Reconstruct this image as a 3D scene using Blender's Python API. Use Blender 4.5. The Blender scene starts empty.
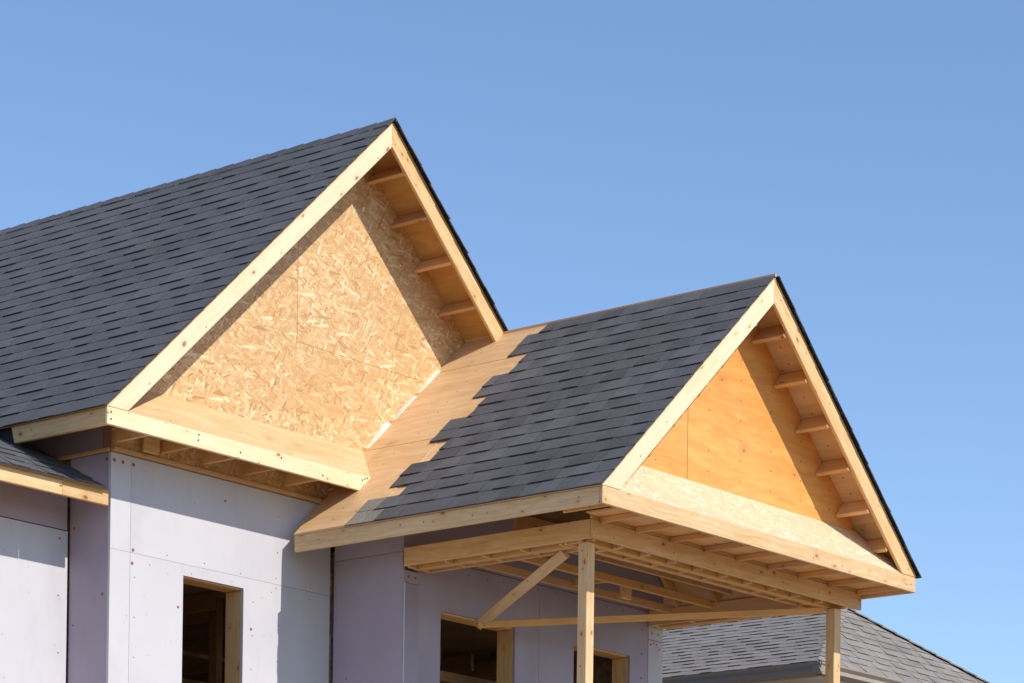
import bpy, bmesh, math, random
from mathutils import Vector, Matrix
random.seed(7)
S = 0.68                       # survey units to metres
GZ = -9.46                     # ground level in survey units
def W(p): return Vector((p[0]*S, p[1]*S, (p[2]-GZ)*S))
col = bpy.context.scene.collection
V3 = lambda *a: Vector(a)

# ------------------------------------------------------------------ materials
def new_mat(name):
    m = bpy.data.materials.new(name); m.use_nodes = True
    nt = m.node_tree; nt.nodes.clear()
    out = nt.nodes.new('ShaderNodeOutputMaterial'); b = nt.nodes.new('ShaderNodeBsdfPrincipled')
    nt.links.new(b.outputs[0], out.inputs[0])
    return m, nt, b
class NT:
    def __init__(s, nt): s.nt = nt
    def n(s, t, **k):
        x = s.nt.nodes.new(t)
        for a, v in k.items():
            if a.startswith('i_'):
                key = a[2:]; key = int(key) if key.isdigit() else key.replace('_', ' ')
                s.set(x.inputs[key], v)
            else: setattr(x, a, v)
        return x
    def set(s, sock, v):
        if isinstance(v, bpy.types.NodeSocket): s.nt.links.new(v, sock)
        else: sock.default_value = v
    def math(s, op, a, b=0.0, c=None, clamp=False):
        x = s.nt.nodes.new('ShaderNodeMath'); x.operation = op; x.use_clamp = clamp
        s.set(x.inputs[0], a); s.set(x.inputs[1], b)
        if c is not None: s.set(x.inputs[2], c)
        return x.outputs[0]
    def mix(s, f, a, b, mode='MIX'):
        x = s.nt.nodes.new('ShaderNodeMix'); x.data_type = 'RGBA'; x.blend_type = mode
        s.set(x.inputs[0], f); s.set(x.inputs[6], a); s.set(x.inputs[7], b)
        return x.outputs[2]
    def ramp(s, f, stops):
        x = s.nt.nodes.new('ShaderNodeValToRGB'); e = x.color_ramp.elements
        while len(e) < len(stops): e.new(0.5)
        for q, (p, c) in zip(e, stops): q.position = p; q.color = c
        s.set(x.inputs[0], f); return x.outputs[0]
    def maprange(s, v, a, b, c=0.0, d=1.0):
        x = s.nt.nodes.new('ShaderNodeMapRange'); s.set(x.inputs[0], v)
        for i, q in enumerate((a, b, c, d)): x.inputs[i+1].default_value = q
        return x.outputs[0]
    def uv(s): return s.nt.nodes.new('ShaderNodeTexCoord').outputs['UV']
    def obj(s): return s.nt.nodes.new('ShaderNodeTexCoord').outputs['Object']
    def mapping(s, v, scale=(1, 1, 1), rot=(0, 0, 0), loc=(0, 0, 0)):
        x = s.nt.nodes.new('ShaderNodeMapping'); s.set(x.inputs[0], v)
        x.inputs[1].default_value = loc; x.inputs[2].default_value = rot; x.inputs[3].default_value = scale
        return x.outputs[0]
    def noise(s, v, scale, detail=4, rough=.55, dist=0.0):
        x = s.nt.nodes.new('ShaderNodeTexNoise'); s.set(x.inputs['Vector'], v)
        x.inputs['Scale'].default_value = scale; x.inputs['Detail'].default_value = detail
        x.inputs['Roughness'].default_value = rough; x.inputs['Distortion'].default_value = dist
        return x
    def voro(s, v, scale, feature='F1', rnd=1.0, dim='2D'):
        x = s.nt.nodes.new('ShaderNodeTexVoronoi'); x.voronoi_dimensions = dim; x.feature = feature
        s.set(x.inputs['Vector'], v); x.inputs['Scale'].default_value = scale
        x.inputs['Randomness'].default_value = rnd
        return x
    def bump(s, h, strength, dist):
        x = s.nt.nodes.new('ShaderNodeBump'); s.set(x.inputs['Height'], h)
        x.inputs['Strength'].default_value = strength; x.inputs['Distance'].default_value = dist
        return x.outputs[0]
def c4(r, g, b): return (r, g, b, 1)

def mat_lumber(name, light, dark, knots=.062, rough=.62, grain=.45, stain=.12):
    m, nt, b = new_mat(name); k = NT(nt); uv = k.uv()
    oi = nt.nodes.new('ShaderNodeObjectInfo').outputs['Random']
    warp = k.noise(k.mapping(uv, (2.2, 7, 1)), 1.0, 3, .5)
    gv = k.mapping(uv, (1.6, 42, 1))
    ad = nt.nodes.new('ShaderNodeVectorMath'); ad.operation = 'ADD'
    nt.links.new(gv, ad.inputs[0]); nt.links.new(k.n('ShaderNodeVectorMath', operation='SCALE', i_0=warp.outputs['Color'], i_3=4.0).outputs[0], ad.inputs[1])
    g = k.noise(ad.outputs[0], 1.0, 5, .6)
    gf = k.maprange(g.outputs[0], .32, .70)
    big = k.noise(k.mapping(uv, (1.1, 2.5, 1)), 1.0, 3, .5)
    f = k.math('ADD', k.math('MULTIPLY', gf, grain), k.math('MULTIPLY', big.outputs[0], .55), clamp=True)
    colr = k.mix(f, light, dark)
    # knots: sparse cells
    kv = k.voro(k.mapping(k.n('ShaderNodeVectorMath', operation='ADD', i_0=uv, i_1=k.n('ShaderNodeVectorMath', operation='SCALE', i_0=warp.outputs['Color'], i_3=.06).outputs[0]).outputs[0], (4.2, 7.5, 1)), 1.0)
    sel = k.math('GREATER_THAN', k.n('ShaderNodeSeparateColor', i_0=kv.outputs['Color']).outputs[0], .62)
    kd = k.math('ADD', kv.outputs['Distance'], k.math('MULTIPLY', warp.outputs[0], .05))
    kd = k.math('ADD', kd, k.math('MULTIPLY', k.n('ShaderNodeSeparateColor', i_0=kv.outputs['Color']).outputs[2], .075))
    kn = k.math('MULTIPLY', k.maprange(kd, knots+.075, knots+.03), sel)
    ring = k.math('MULTIPLY', k.maprange(kd, knots+.25, knots+.05), sel)
    colr = k.mix(k.math('MULTIPLY', ring, .6), colr, dark)
    colr = k.mix(k.math('MULTIPLY', kn, .85), colr, c4(dark[0]*.38, dark[1]*.30, dark[2]*.26))
    nv = k.voro(k.mapping(uv, (3.4, 17, 1), loc=(3.1, 1.7, 0)), 1.0)
    nsel = k.math('GREATER_THAN', k.n('ShaderNodeSeparateColor', i_0=nv.outputs['Color']).outputs[1], .80)
    ncx = k.voro(k.mapping(uv, (9, 9, 1), loc=(7.3, 2.1, 0)), 1.0)
    nsel2 = k.math('GREATER_THAN', k.n('ShaderNodeSeparateColor', i_0=ncx.outputs['Color']).outputs[1], .85)
    nail = k.math('MULTIPLY', k.maprange(ncx.outputs['Distance'], .085, .055), nsel2)
    colr = k.mix(k.math('MULTIPLY', nail, .7), colr, c4(.13, .08, .05))
    # per board tone and light site grime
    tone = k.maprange(oi, 0, 1, .80, 1.12); oi2 = k.math('FRACT', k.math('MULTIPLY', oi, 7.31))
    hs = k.n('ShaderNodeHueSaturation', i_Color=colr, i_Value=tone, i_Saturation=k.maprange(oi2, 0, 1, .96, 1.12))
    gr = k.noise(k.mapping(uv, (3, 6, 1)), 1.0, 6, .65)
    gm = k.math('MULTIPLY', k.maprange(gr.outputs[0], .56, .74), stain)
    colr = k.mix(gm, hs.outputs[0], c4(.16, .12, .09))
    nt.links.new(colr, b.inputs['Base Color']); b.inputs['Roughness'].default_value = rough
    nt.links.new(k.bump(g.outputs[0], .25, .002), b.inputs['Normal'])
    return m
def mat_osb(name, tint=(1, 1, 1), soft=0.0):
    m, nt, b = new_mat(name); k = NT(nt); uv = k.uv()
    w = k.noise(uv, 5.0, 2, .5)
    vec = k.n('ShaderNodeVectorMath', operation='ADD', i_0=uv, i_1=k.n('ShaderNodeVectorMath', operation='SCALE', i_0=w.outputs['Color'], i_3=.02).outputs[0]).outputs[0]
    layers = []
    for ang, sx, sy in ((.1, 14, 64), (.95, 15, 62), (-.45, 14, 66), (.45, 12, 58), (-1.15, 15, 64), (-.12, 8, 46)):
        layers.append(k.voro(k.mapping(vec, (sx, sy, 1), (0, 0, 0), (ang*3, ang*5, 0)) if False else k.mapping(k.mapping(vec, rot=(0, 0, ang)), (sx, sy, 1), loc=(ang*3, ang*7, 0)), 1.0))
    def sep(v): return k.n('ShaderNodeSeparateColor', i_0=v.outputs['Color'])
    s0 = sep(layers[0]); val = s0.outputs[0]; edge = layers[0].outputs['Distance']
    for i, L in enumerate(layers[1:]):
        s1 = sep(L)
        pick = k.math('GREATER_THAN', s1.outputs[1], (.55, .5, .5, .72, .86)[i])
        mx = k.n('ShaderNodeMix', data_type='FLOAT'); k.set(mx.inputs[0], pick); k.set(mx.inputs[2], val); k.set(mx.inputs[3], s1.outputs[0]); val = mx.outputs[0]
        me = k.n('ShaderNodeMix', data_type='FLOAT'); k.set(me.inputs[0], pick); k.set(me.inputs[2], edge); k.set(me.inputs[3], L.outputs['Distance']); edge = me.outputs[0]
    fine = k.noise(k.mapping(vec, (30, 60, 1)), 1.0, 4, .6)
    v2 = k.math('ADD', k.math('MULTIPLY', val, .82), k.math('MULTIPLY', fine.outputs[0], .22))
    t = tint
    colr = k.ramp(v2, [(.03, c4(.34*t[0], .17*t[1], .062*t[2])), (.24, c4(.55*t[0], .325*t[1], .135*t[2])), (.66, c4(.66*t[0], .425*t[1], .20*t[2])), (.84, c4(.76*t[0], .55*t[1], .30*t[2])), (.97, c4(.90*t[0], .74*t[1], .50*t[2]))])
    ed = k.maprange(edge, .45, .9, 0, .28)
    colr = k.mix(ed, colr, c4(.30*t[0], .16*t[1], .07*t[2]))
    big = k.noise(uv, 1.3, 3, .5)
    colr = k.mix(k.maprange(big.outputs[0], .38, .66, 0, .42), colr, c4(.52*t[0], .29*t[1], .11*t[2]))
    if soft: colr = k.mix(soft, colr, c4(.74, .595, .44))
    nt.links.new(colr, b.inputs['Base Color']); b.inputs['Roughness'].default_value = .6
    nt.links.new(k.bump(val, .3, .003), b.inputs['Normal'])
    return m
def mat_ply(name, light, dark, knots=True, nails=False):
    m, nt, b = new_mat(name); k = NT(nt); uv = k.uv()
    warp = k.noise(k.mapping(uv, (1.2, 3.2, 1)), 1.0, 3, .5)
    vec = k.n('ShaderNodeVectorMath', operation='ADD', i_0=k.mapping(uv, (.9, 16, 1)), i_1=k.n('ShaderNodeVectorMath', operation='SCALE', i_0=warp.outputs['Color'], i_3=5.0).outputs[0]).outputs[0]
    g = k.noise(vec, 1.0, 5, .6)
    big = k.noise(k.mapping(uv, (.9, 1.6, 1)), 1.0, 4, .55)
    f = k.math('ADD', k.math('MULTIPLY', k.maprange(g.outputs[0], .36, .64), .75), k.math('MULTIPLY', k.maprange(big.outputs[0], .3, .7), .5), clamp=True)
    colr = k.mix(f, light, dark)
    if knots:
        kv = k.voro(k.mapping(uv, (1.9, 2.6, 1)), 1.0)
        sel = k.math('GREATER_THAN', k.n('ShaderNodeSeparateColor', i_0=kv.outputs['Color']).outputs[1], .45)
        kd = k.math('ADD', kv.outputs['Distance'], k.math('MULTIPLY', g.outputs[0], .03))
        colr = k.mix(k.math('MULTIPLY', k.math('MULTIPLY', k.maprange(kd, .20, .05), sel), .35), colr, c4(dark[0]*.6, dark[1]*.5, dark[2]*.45))
        colr = k.mix(k.math('MULTIPLY', k.math('MULTIPLY', k.maprange(kd, .042, .028), sel), .85), colr, c4(dark[0]*.3, dark[1]*.22, dark[2]*.18))
    if nails:
        sx = k.n('ShaderNodeSeparateXYZ', i_0=uv)
        a1_ = k.math('ABSOLUTE', k.math('SUBTRACT', k.math('FRACT', k.math('MULTIPLY', sx.outputs[0], 2.46)), .5))
        b1_ = k.math('ABSOLUTE', k.math('SUBTRACT', k.math('FRACT', k.math('MULTIPLY', sx.outputs[1], 6.6)), .5))
        nl = k.math('MULTIPLY', k.math('LESS_THAN', a1_, .016), k.math('LESS_THAN', b1_, .05))
        colr = k.mix(k.math('MULTIPLY', nl, .75), colr, c4(.12, .08, .05))
        st = k.noise(k.mapping(uv, (3, 5, 1)), 1.0, 6, .7)
        colr = k.mix(k.maprange(st.outputs[0], .55, .75, 0, .35), colr, c4(.36, .22, .12))
    nt.links.new(colr, b.inputs['Base Color']); b.inputs['Roughness'].default_value = .55
    nt.links.new(k.bump(g.outputs[0], .2, .002), b.inputs['Normal'])
    return m
def mat_shingle(name, base, contrast=.5):
    m, nt, b = new_mat(name); k = NT(nt); uv = k.uv()
    at = nt.nodes.new('ShaderNodeAttribute'); at.attribute_name = 'tone'
    gran = k.noise(uv, 190, 3, .7)
    gran2 = k.voro(uv, 260, dim='2D')
    streak = k.noise(k.mapping(uv, (2.0, 9, 1)), 1.0, 5, .6)
    blot = k.noise(uv, .9, 3, .5)
    t = k.math('MULTIPLY', at.outputs['Fac'], k.maprange(gran.outputs[0], .25, .75, .72, 1.30))
    t = k.math('MULTIPLY', t, k.maprange(streak.outputs[0], .3, .7, .86, 1.14))
    t = k.math('MULTIPLY', t, k.maprange(blot.outputs[0], .3, .7, .90, 1.10))
    colr = k.n('ShaderNodeVectorMath', operation='SCALE', i_0=base[:3], i_3=t).outputs[0]
    spk = k.math('GREATER_THAN', k.n('ShaderNodeSeparateColor', i_0=gran2.outputs['Color']).outputs[0], .90)
    colr = k.mix(k.math('MULTIPLY', spk, .35), colr, c4(min(1, base[0]*3.2), min(1, base[1]*3.0), min(1, base[2]*2.8)))
    nt.links.new(colr, b.inputs['Base Color']); b.inputs['Roughness'].default_value = .88
    b.inputs['Specular IOR Level'].default_value = .35
    nt.links.new(k.bump(gran.outputs[0], .5, .0025), b.inputs['Normal'])
    return m
def mat_foam(name, a, c):
    m, nt, b = new_mat(name); k = NT(nt); uv = k.uv()
    n1 = k.noise(k.mapping(uv, (1.2, .9, 1)), 1.0, 4, .5); n2 = k.noise(k.mapping(uv, (3, 14, 1)), 1.0, 4, .6)
    f = k.math('ADD', k.math('MULTIPLY', k.maprange(n1.outputs[0], .35, .68), .7), k.math('MULTIPLY', n2.outputs[0], .25), clamp=True)
    colr = k.mix(f, a, c)
    dr = k.noise(k.mapping(uv, (2.2, .7, 1)), 1.0, 6, .65)
    colr = k.mix(k.maprange(dr.outputs[0], .50, .72, 0, .30), colr, c4(a[0]*.62, a[1]*.60, a[2]*.63))
    mk = k.noise(k.mapping(uv, (26, 7, 1), rot=(0, 0, .9)), 1.0, 2, .5)
    colr = k.mix(k.maprange(mk.outputs[0], .74, .78, 0, .5), colr, c4(.25, .23, .27))
    # scuffs and small dents
    sc = k.noise(k.mapping(uv, (9, 4, 1), rot=(0, 0, .5)), 1.0, 6, .75, .6)
    colr = k.mix(k.maprange(sc.outputs[0], .66, .78, 0, .35), colr, c4(.30, .28, .36))
    dv = k.voro(k.mapping(uv, (4.2, 4.2, 1)), 1.0)
    sel = k.math('GREATER_THAN', k.n('ShaderNodeSeparateColor', i_0=dv.outputs['Color']).outputs[0], .72)
    colr = k.mix(k.math('MULTIPLY', k.math('MULTIPLY', k.maprange(dv.outputs['Distance'], .04, .02), sel), .35), colr, c4(.22, .19, .24))
    nt.links.new(colr, b.inputs['Base Color']); b.inputs['Roughness'].default_value = .7
    nt.links.new(k.bump(n2.outputs[0], .15, .003), b.inputs['Normal'])
    return m
def mat_plain(name, c, rough=.7, var=.15, scale=4, metal=0):
    m, nt, b = new_mat(name); k = NT(nt); o = k.obj()
    n = k.noise(o, scale, 5, .6)
    colr = k.mix(k.maprange(n.outputs[0], .3, .7), c4(*[q*(1-var) for q in c]), c4(*[min(1, q*(1+var)) for q in c]))
    nt.links.new(colr, b.inputs['Base Color']); b.inputs['Roughness'].default_value = rough
    b.inputs['Metallic'].default_value = metal
    return m
def mat_brick(name):
    m, nt, b = new_mat(name); k = NT(nt); uv = k.uv()
    br = k.n('ShaderNodeTexBrick', i_Vector=uv, i_Color1=c4(.30, .22, .18), i_Color2=c4(.22, .16, .14), i_Mortar=c4(.42, .40, .37), i_Scale=1.0)
    br.inputs['Mortar Size'].default_value = .006; br.inputs['Brick Width'].default_value = .22; br.inputs['Row Height'].default_value = .075
    nt.links.new(br.outputs[0], b.inputs['Base Color']); b.inputs['Roughness'].default_value = .85
    return m
M = {}
M['lumber'] = mat_lumber('pine_lumber', c4(.84, .625, .375), c4(.61, .345, .13), grain=.6, stain=.24)
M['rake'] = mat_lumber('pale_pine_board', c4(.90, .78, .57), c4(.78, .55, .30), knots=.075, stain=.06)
M['frame'] = mat_lumber('framing_lumber', stain=.2, light=c4(.78, .49, .235), dark=c4(.56, .29, .10), knots=.05)
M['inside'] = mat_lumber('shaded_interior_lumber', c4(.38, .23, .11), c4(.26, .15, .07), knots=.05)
M['osb'] = mat_osb('oriented_strand_board')
M['osb_pale'] = mat_osb('pale_strand_board', (1.04, 1.10, 1.25), .38)
M['ply_deck'] = mat_ply('roof_deck_plywood', c4(.72, .485, .265), c4(.59, .36, .17), nails=True)
M['ply_gable'] = mat_ply('orange_gable_plywood', c4(.80, .39, .10), c4(.66, .28, .06), nails=True)
M['ply_soffit'] = mat_ply('deck_underside', c4(.66, .37, .12), c4(.50, .255, .075))
M['shingle'] = mat_shingle('charcoal_shingle', (.080, .081, .088))
M['shingle_old'] = mat_shingle('dusty_shingle', (.19, .175, .15))
M['bleached'] = mat_lumber('bleached_offcut', c4(.93, .86, .74), c4(.80, .66, .46), knots=.03)
M['shingle_grey'] = mat_shingle('grey_shingle', (.205, .187, .172))
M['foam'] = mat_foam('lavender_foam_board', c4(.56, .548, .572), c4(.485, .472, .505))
M['foam_side'] = mat_foam('shade_toned_foam_board', c4(.425, .355, .425), c4(.33, .275, .345))  # darker mauve copy of the foam: side-wall shade put into its colour
M['foam_porch'] = mat_foam('porch_shade_foam_board', c4(.39, .35, .43), c4(.30, .265, .34))  # foam copy darkened to carry the shade under the porch
M['washer'] = mat_plain('fastener_washer', (.30, .075, .07), .5, .3, 30)
M['nail'] = mat_plain('dark_nail_head', (.05, .045, .05), .5, .2, 30)
M['tar'] = mat_plain('black_roofing_felt', (.02, .02, .024), .8)
M['gap'] = mat_plain('rough_sheathing_edge', (.24, .17, .12), .9, .5, 25)
M['gutter'] = mat_plain('taupe_metal_gutter', (.27, .23, .19), .75, .05, 2)
M['gutter_pale'] = mat_plain('pale_soffit_trim', (.55, .50, .44), .5, .05, 2)
M['brick'] = mat_brick('neighbour_brick')
M['glass'] = mat_plain('dark_window_glass', (.03, .035, .04), .08, .1)
M['white'] = mat_plain('white_window_vinyl', (.75, .75, .74), .5, .05)
M['concrete'] = mat_plain('concrete', (.38, .36, .33), .85, .2, 5)
M['subfloor'] = mat_plain('subfloor', (.34, .22, .12), .8, .2, 3)

# ------------------------------------------------------------------ mesh helpers
ROOT_LOC = {}
def set_uv(bm, udir):
    L = bm.loops.layers.uv.verify(); ud = Vector(udir).normalized()
    ou, ov = random.uniform(0, 60), random.uniform(0, 60)
    for f in bm.faces:
        n = f.normal; u = ud - n*ud.dot(n)
        if u.length < .25:
            u = n.orthogonal()
        u.normalize(); v = n.cross(u)
        for lp in f.loops:
            p = lp.vert.co; lp[L].uv = (p.dot(u)+ou, p.dot(v)+ov)
def finish(name, bm, mats, par, udir=(1, 0, 0), bev=0.0, label=None, cat=None, kind=None, group=None, uvset=True):
    bmesh.ops.recalc_face_normals(bm, faces=bm.faces)
    if bev: bmesh.ops.bevel(bm, geom=list(bm.edges), offset=bev, segments=1, affect='EDGES', clamp_overlap=True)
    bm.normal_update()
    if uvset: set_uv(bm, udir)
    root = par
    while root is not None and root.parent is not None: root = root.parent
    off = Vector(root['base']) if root is not None else Vector((0, 0, 0))
    bmesh.ops.translate(bm, verts=bm.verts, vec=-off)
    me = bpy.data.meshes.new(name); bm.to_mesh(me); bm.free()
    if not isinstance(mats, (list, tuple)): mats = [mats]
    for m in mats: me.materials.append(m)
    o = bpy.data.objects.new(name, me); col.objects.link(o); o.parent = par
    if label: o['label'] = label
    if cat: o['category'] = cat
    if kind: o['kind'] = kind
    if group: o['group'] = group
    return o
def thing(name, label, cat, base):
    o = bpy.data.objects.new(name, None); col.objects.link(o)
    b = W(base); o.location = b; o['base'] = list(b); o['label'] = label; o['category'] = cat
    return o
def add_prism(bm, pts, ext, mi=0):
    """closed solid: planar polygon pts (survey units) swept by ext"""
    e = Vector(ext)*S
    a = [bm.verts.new(W(p)) for p in pts]; c = [bm.verts.new(v.co+e) for v in a]
    fs = [bm.faces.new(a[::-1]), bm.faces.new(c)]
    n = len(a)
    for i in range(n): fs.append(bm.faces.new((a[i], a[(i+1) % n], c[(i+1) % n], c[i])))
    for f in fs: f.material_index = mi
    return fs
def add_box(bm, lo, hi, mi=0):
    x0, y0, z0 = lo; x1, y1, z1 = hi
    return add_prism(bm, [(x0, y0, z0), (x1, y0, z0), (x1, y0, z1), (x0, y0, z1)], (0, y1-y0, 0), mi)
def prism(name, par, mat, pts, ext, udir, bev=.004, **k):
    bm = bmesh.new(); add_prism(bm, pts, ext); return finish(name, bm, mat, par, udir, bev, **k)
def box(name, par, mat, lo, hi, bev=.004, udir=None, **k):
    bm = bmesh.new(); add_box(bm, lo, hi)
    d = [hi[i]-lo[i] for i in range(3)]; ax = d.index(max(d)); u = [0, 0, 0]; u[ax] = 1
    return finish(name, bm, mat, par, udir or u, bev, **k)
def stick(name, par, mat, p0, p1, w, t, up=(0, 0, 1), bev=.004, **k):
    """board from p0 to p1; w measured along up, t across"""
    p0, p1 = Vector(p0), Vector(p1); d = (p1-p0).normalized(); up = Vector(up)
    side = d.cross(up).normalized(); u = side.cross(d).normalized()
    pts = [p0+side*(t*a)/2+u*(w*b)/2 for a, b in ((-1, -1), (1, -1), (1, 1), (-1, 1))]
    return prism(name, par, mat, pts, p1-p0, d, bev, **k)
def clip(poly, n, c):
    """keep the side n.p <= c of a planar polygon"""
    out = []; n = Vector(n)
    for i in range(len(poly)):
        a, b = Vector(poly[i]), Vector(poly[(i+1) % len(poly)])
        da, db = n.dot(a)-c, n.dot(b)-c
        if da <= 0: out.append(a)
        if (da < 0 < db) or (db < 0 < da): out.append(a+(b-a)*(da/(da-db)))
    return out

# ------------------------------------------------------------------ survey
w1, h1, b1 = 4.2155, 4.022, .178
s1 = h1/w1
xL, z2, D, W2, h2, b2 = 3.209, -.7175, 3.837, 3.0, 2.792, .180
s2 = h2/W2
yW = .633          # face of the foam on the tall wall
yO = .60           # face of the strand board gable
yF = -.431         # face of the porch wall
xC = .6385; xI = 4.011; xE = 8.85
cg = .2675         # vertical depth of a rake board
YB = 12.0          # back of the house
T = .04            # thickness of a two-by board
def roofz1(x): return s1*x if x <= w1 else h1-s1*(x-w1)
def roofz2(x): return z2+s2*(x-xL) if x <= xL+W2 else z2+h2-s2*(x-xL-W2)

house = thing('house_under_construction', 'unfinished two-gable house with charcoal shingles, bare lumber trim and lavender foam board walls', 'house', (5, 4, GZ))

# ------------------------------------------------------------------ shingle fields
def shingles(name, par, mat, O, U, V, Lu, Ls, E, left=None, right=None, tmin=.8, tmax=1.18, clipf=None, thick=.007, mats=None, stagger=None, off0=0.0, old=None, **kw):
    """O eave start, U along the eave, V up the slope (unit), laminated courses E apart; left(i) and right(i) bound course i"""
    O, U, V = Vector(O), Vector(U).normalized(), Vector(V).normalized(); N = U.cross(V)
    if N.z < 0: N = -N
    bm = bmesh.new(); tone = bm.faces.layers.float.new('tone')
    uvl = bm.loops.layers.uv.verify()
    rnd = random.Random(int(Ls*1000)+int(Lu*10))
    pattern = []; tot = 0
    while tot < 2.9:
        wt, wg = rnd.uniform(.20, .46), rnd.uniform(.12, .34)
        pattern.append((tot, wt, rnd.choice((.80, .90, 1.0, 1.08, 1.18)), rnd.choice((.86, .95, 1.04, 1.12)))); tot += wt+wg
    def P(u, v, n): return W(O+U*u+V*v+N*n)
    def slab(u0, u1, v0, v1, n0, n1, th, tn, taper=0.0, mi=0):
        # n0 = height of the butt top, n1 = height of the upper edge top
        q = [P(u0, v0, n0), P(u1, v0, n0), P(u1-taper, v1, n1), P(u0+taper, v1, n1)]
        r = [P(u0, v0, n0-th), P(u1, v0, n0-th)]; r2 = [P(u1-taper, v1, n1-th), P(u0+taper, v1, n1-th)]
        vs = [bm.verts.new(c) for c in q]; rs = [bm.verts.new(c) for c in r+r2]
        fs = [bm.faces.new(vs), bm.faces.new((rs[0], rs[1], vs[1], vs[0])), bm.faces.new((rs[1], rs[2], vs[2], vs[1])), bm.faces.new((rs[3], rs[0], vs[0], vs[3])), bm.faces.new((rs[2], rs[3], vs[3], vs[2]))]
        for f in fs: f[tone] = tn; f.material_index = mi
        fs[1][tone] = tn*.75; fs[2][tone] = fs[3][tone] = tn*.6  # butt and end faces darkened: shade painted into the shingle tone
    rows = int(math.ceil(Ls/E-1e-6))
    for i in range(rows):
        v0 = i*E-(.03 if i == 0 else 0); v1 = min((i+1)*E+.02, Ls)
        a = left(i) if left else 0.0; c = right(i) if right else Lu
        if c-a < .05: continue
        rt = rnd.uniform(.95, 1.05)
        # base layer in lengths of a metre or so
        u = a; j = rnd.uniform(.4, 1.5)
        while u < c-.01:
            un = min(u+j, c); j = 1.47
            if old and u < c-.42 and un > c-.42 and i <= 1: un = c-.42
            dn = rnd.uniform(-.0015, .0015)
            mi = 1 if (old and old(i, u)) else 0
            slab(u, un, v0, v1, .0165+dn, .010, .0155, rt*rnd.uniform(.90, 1.04), 0, mi); u = un
        sh = (off0-i*.33) if not stagger else rnd.uniform(0, 3)
        k0 = int((a-sh)//tot)-1; k1 = int((c-sh)//tot)+1
        for k in range(k0, k1+1):
            for (st, wt, tn, tg) in pattern:
                u0, u1 = sh+k*tot+st, sh+k*tot+st+wt
                u0, u1 = max(u0+rnd.uniform(-.02, .02), a+.002), min(u1+rnd.uniform(-.02, .02), c-.002)
                if u1-u0 < .05: continue
                mi = 1 if (old and old(i, u0)) else 0
                slab(u0, u1, v0-.004+rnd.uniform(-.007, .005), v1-.012, .0165+thick+rnd.uniform(-.002, .004), .0112, thick, rt*(tmin+(tn-.8)/.38*(tmax-tmin)), .016, mi)
    if clipf: clipf(bm)
    bm.normal_update()
    for f in bm.faces:
        for lp in f.loops:
            q = lp.vert.co; lp[uvl].uv = (q.dot(U), q.dot(V))
    bmesh.ops.recalc_face_normals(bm, faces=[]) if False else None
    # keep own normals: finish() recalculates, each slab is an open shell so make the tops face N
    root = par
    while root.parent is not None: root = root.parent
    bmesh.ops.translate(bm, verts=bm.verts, vec=-Vector(root['base']))
    me = bpy.data.meshes.new(name); bm.to_mesh(me); bm.free()
    for m in (mats or [mat]): me.materials.append(m)
    o = bpy.data.objects.new(name, me); col.objects.link(o); o.parent = par
    for k, v in kw.items(): o[k] = v
    return o

# ------------------------------------------------------------------ main roof
E = .2285
dk = .022          # roof deck thickness
sl1 = math.hypot(w1, h1); V1 = Vector((w1, 0, h1)).normalized(); V1r = Vector((-w1, 0, h1)).normalized()
N1 = Vector((-h1, 0, w1)).normalized(); N1r = Vector((h1, 0, w1)).normalized()
bm = bmesh.new()
def deck(bm, a, b, y0, y1, N):
    a, b = Vector(a), Vector(b)
    add_prism(bm, [a+V3(0, y0, 0), b+V3(0, y0, 0), b+V3(0, y0, 0)+N*dk, a+V3(0, y0, 0)+N*dk], (0, y1-y0, 0))
xq = 6.225
deck(bm, (0, 0, 0), (w1, 0, h1), 0, YB+.4, N1)
deck(bm, (xq, 0, roofz1(xq)), (w1, 0, h1), 0, YB+.4, N1r)
main_roof = finish('main_roof', bm, M['ply_soffit'], house, (0, 1, 0))
shingles('shingle_slope', main_roof, M['shingle'], Vector((0, -.02, 0))+N1*dk, (0, 1, 0), V1, YB+.42, sl1+.01, E, tmin=.90, tmax=1.10)
shingles('shingle_slope', main_roof, M['shingle'], Vector((2*w1, -.05, 0))+N1r*dk, (0, 1, 0), V1r, YB+.45, sl1+.01, E, left=lambda i: random.uniform(-.012, .012) if i*E > 3.05 else 99, tmin=.90, tmax=1.10, thick=.010)
prism('drip_edge', main_roof, M['shingle'], [V3(xq, -.045, roofz1(xq))+N1r*dk, V3(w1, -.045, h1)+N1r*dk, V3(w1, -.045, h1)+N1r*(dk+.02), V3(xq, -.045, roofz1(xq))+N1r*(dk+.02)], (0, .5, 0), V1r, 0)
# ridge cap of overlapping pieces
bm = bmesh.new(); tone = bm.faces.layers.float.new('tone')
for k in range(44):
    y0 = -.045+k*.285; y1 = y0+.33
    for sg, N in ((-1, N1), (1, N1r)):
        dn = Vector((sg*w1, 0, -h1)).normalized()
        ap = Vector((w1, 0, h1))+V3(0, 0, .062); q = ap+dn*.17
        fs = add_prism(bm, [q+V3(0, y0, 0), ap+V3(0, y0, 0), ap+V3(0, y0, -.016), q+V3(0, y0, -.016)], (0, .285, -.012))
        t = random.uniform(.85, 1.1)
        for f in fs: f[tone] = t
finish('ridge_cap', bm, M['shingle'], main_roof, (0, 1, 0))
# eave boards
prism('eave_fascia', main_roof, M['lumber'], [(0, T+.004, 0), (0, 1.47, 0), (0, 1.42, -b1), (0, T+.004, -b1)], (T, 0, 0), (0, 1, 0))
box('felt_return', main_roof, M['tar'], (.045, 1.40, -.30), (.07, 2.3, .0), 0)
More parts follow.
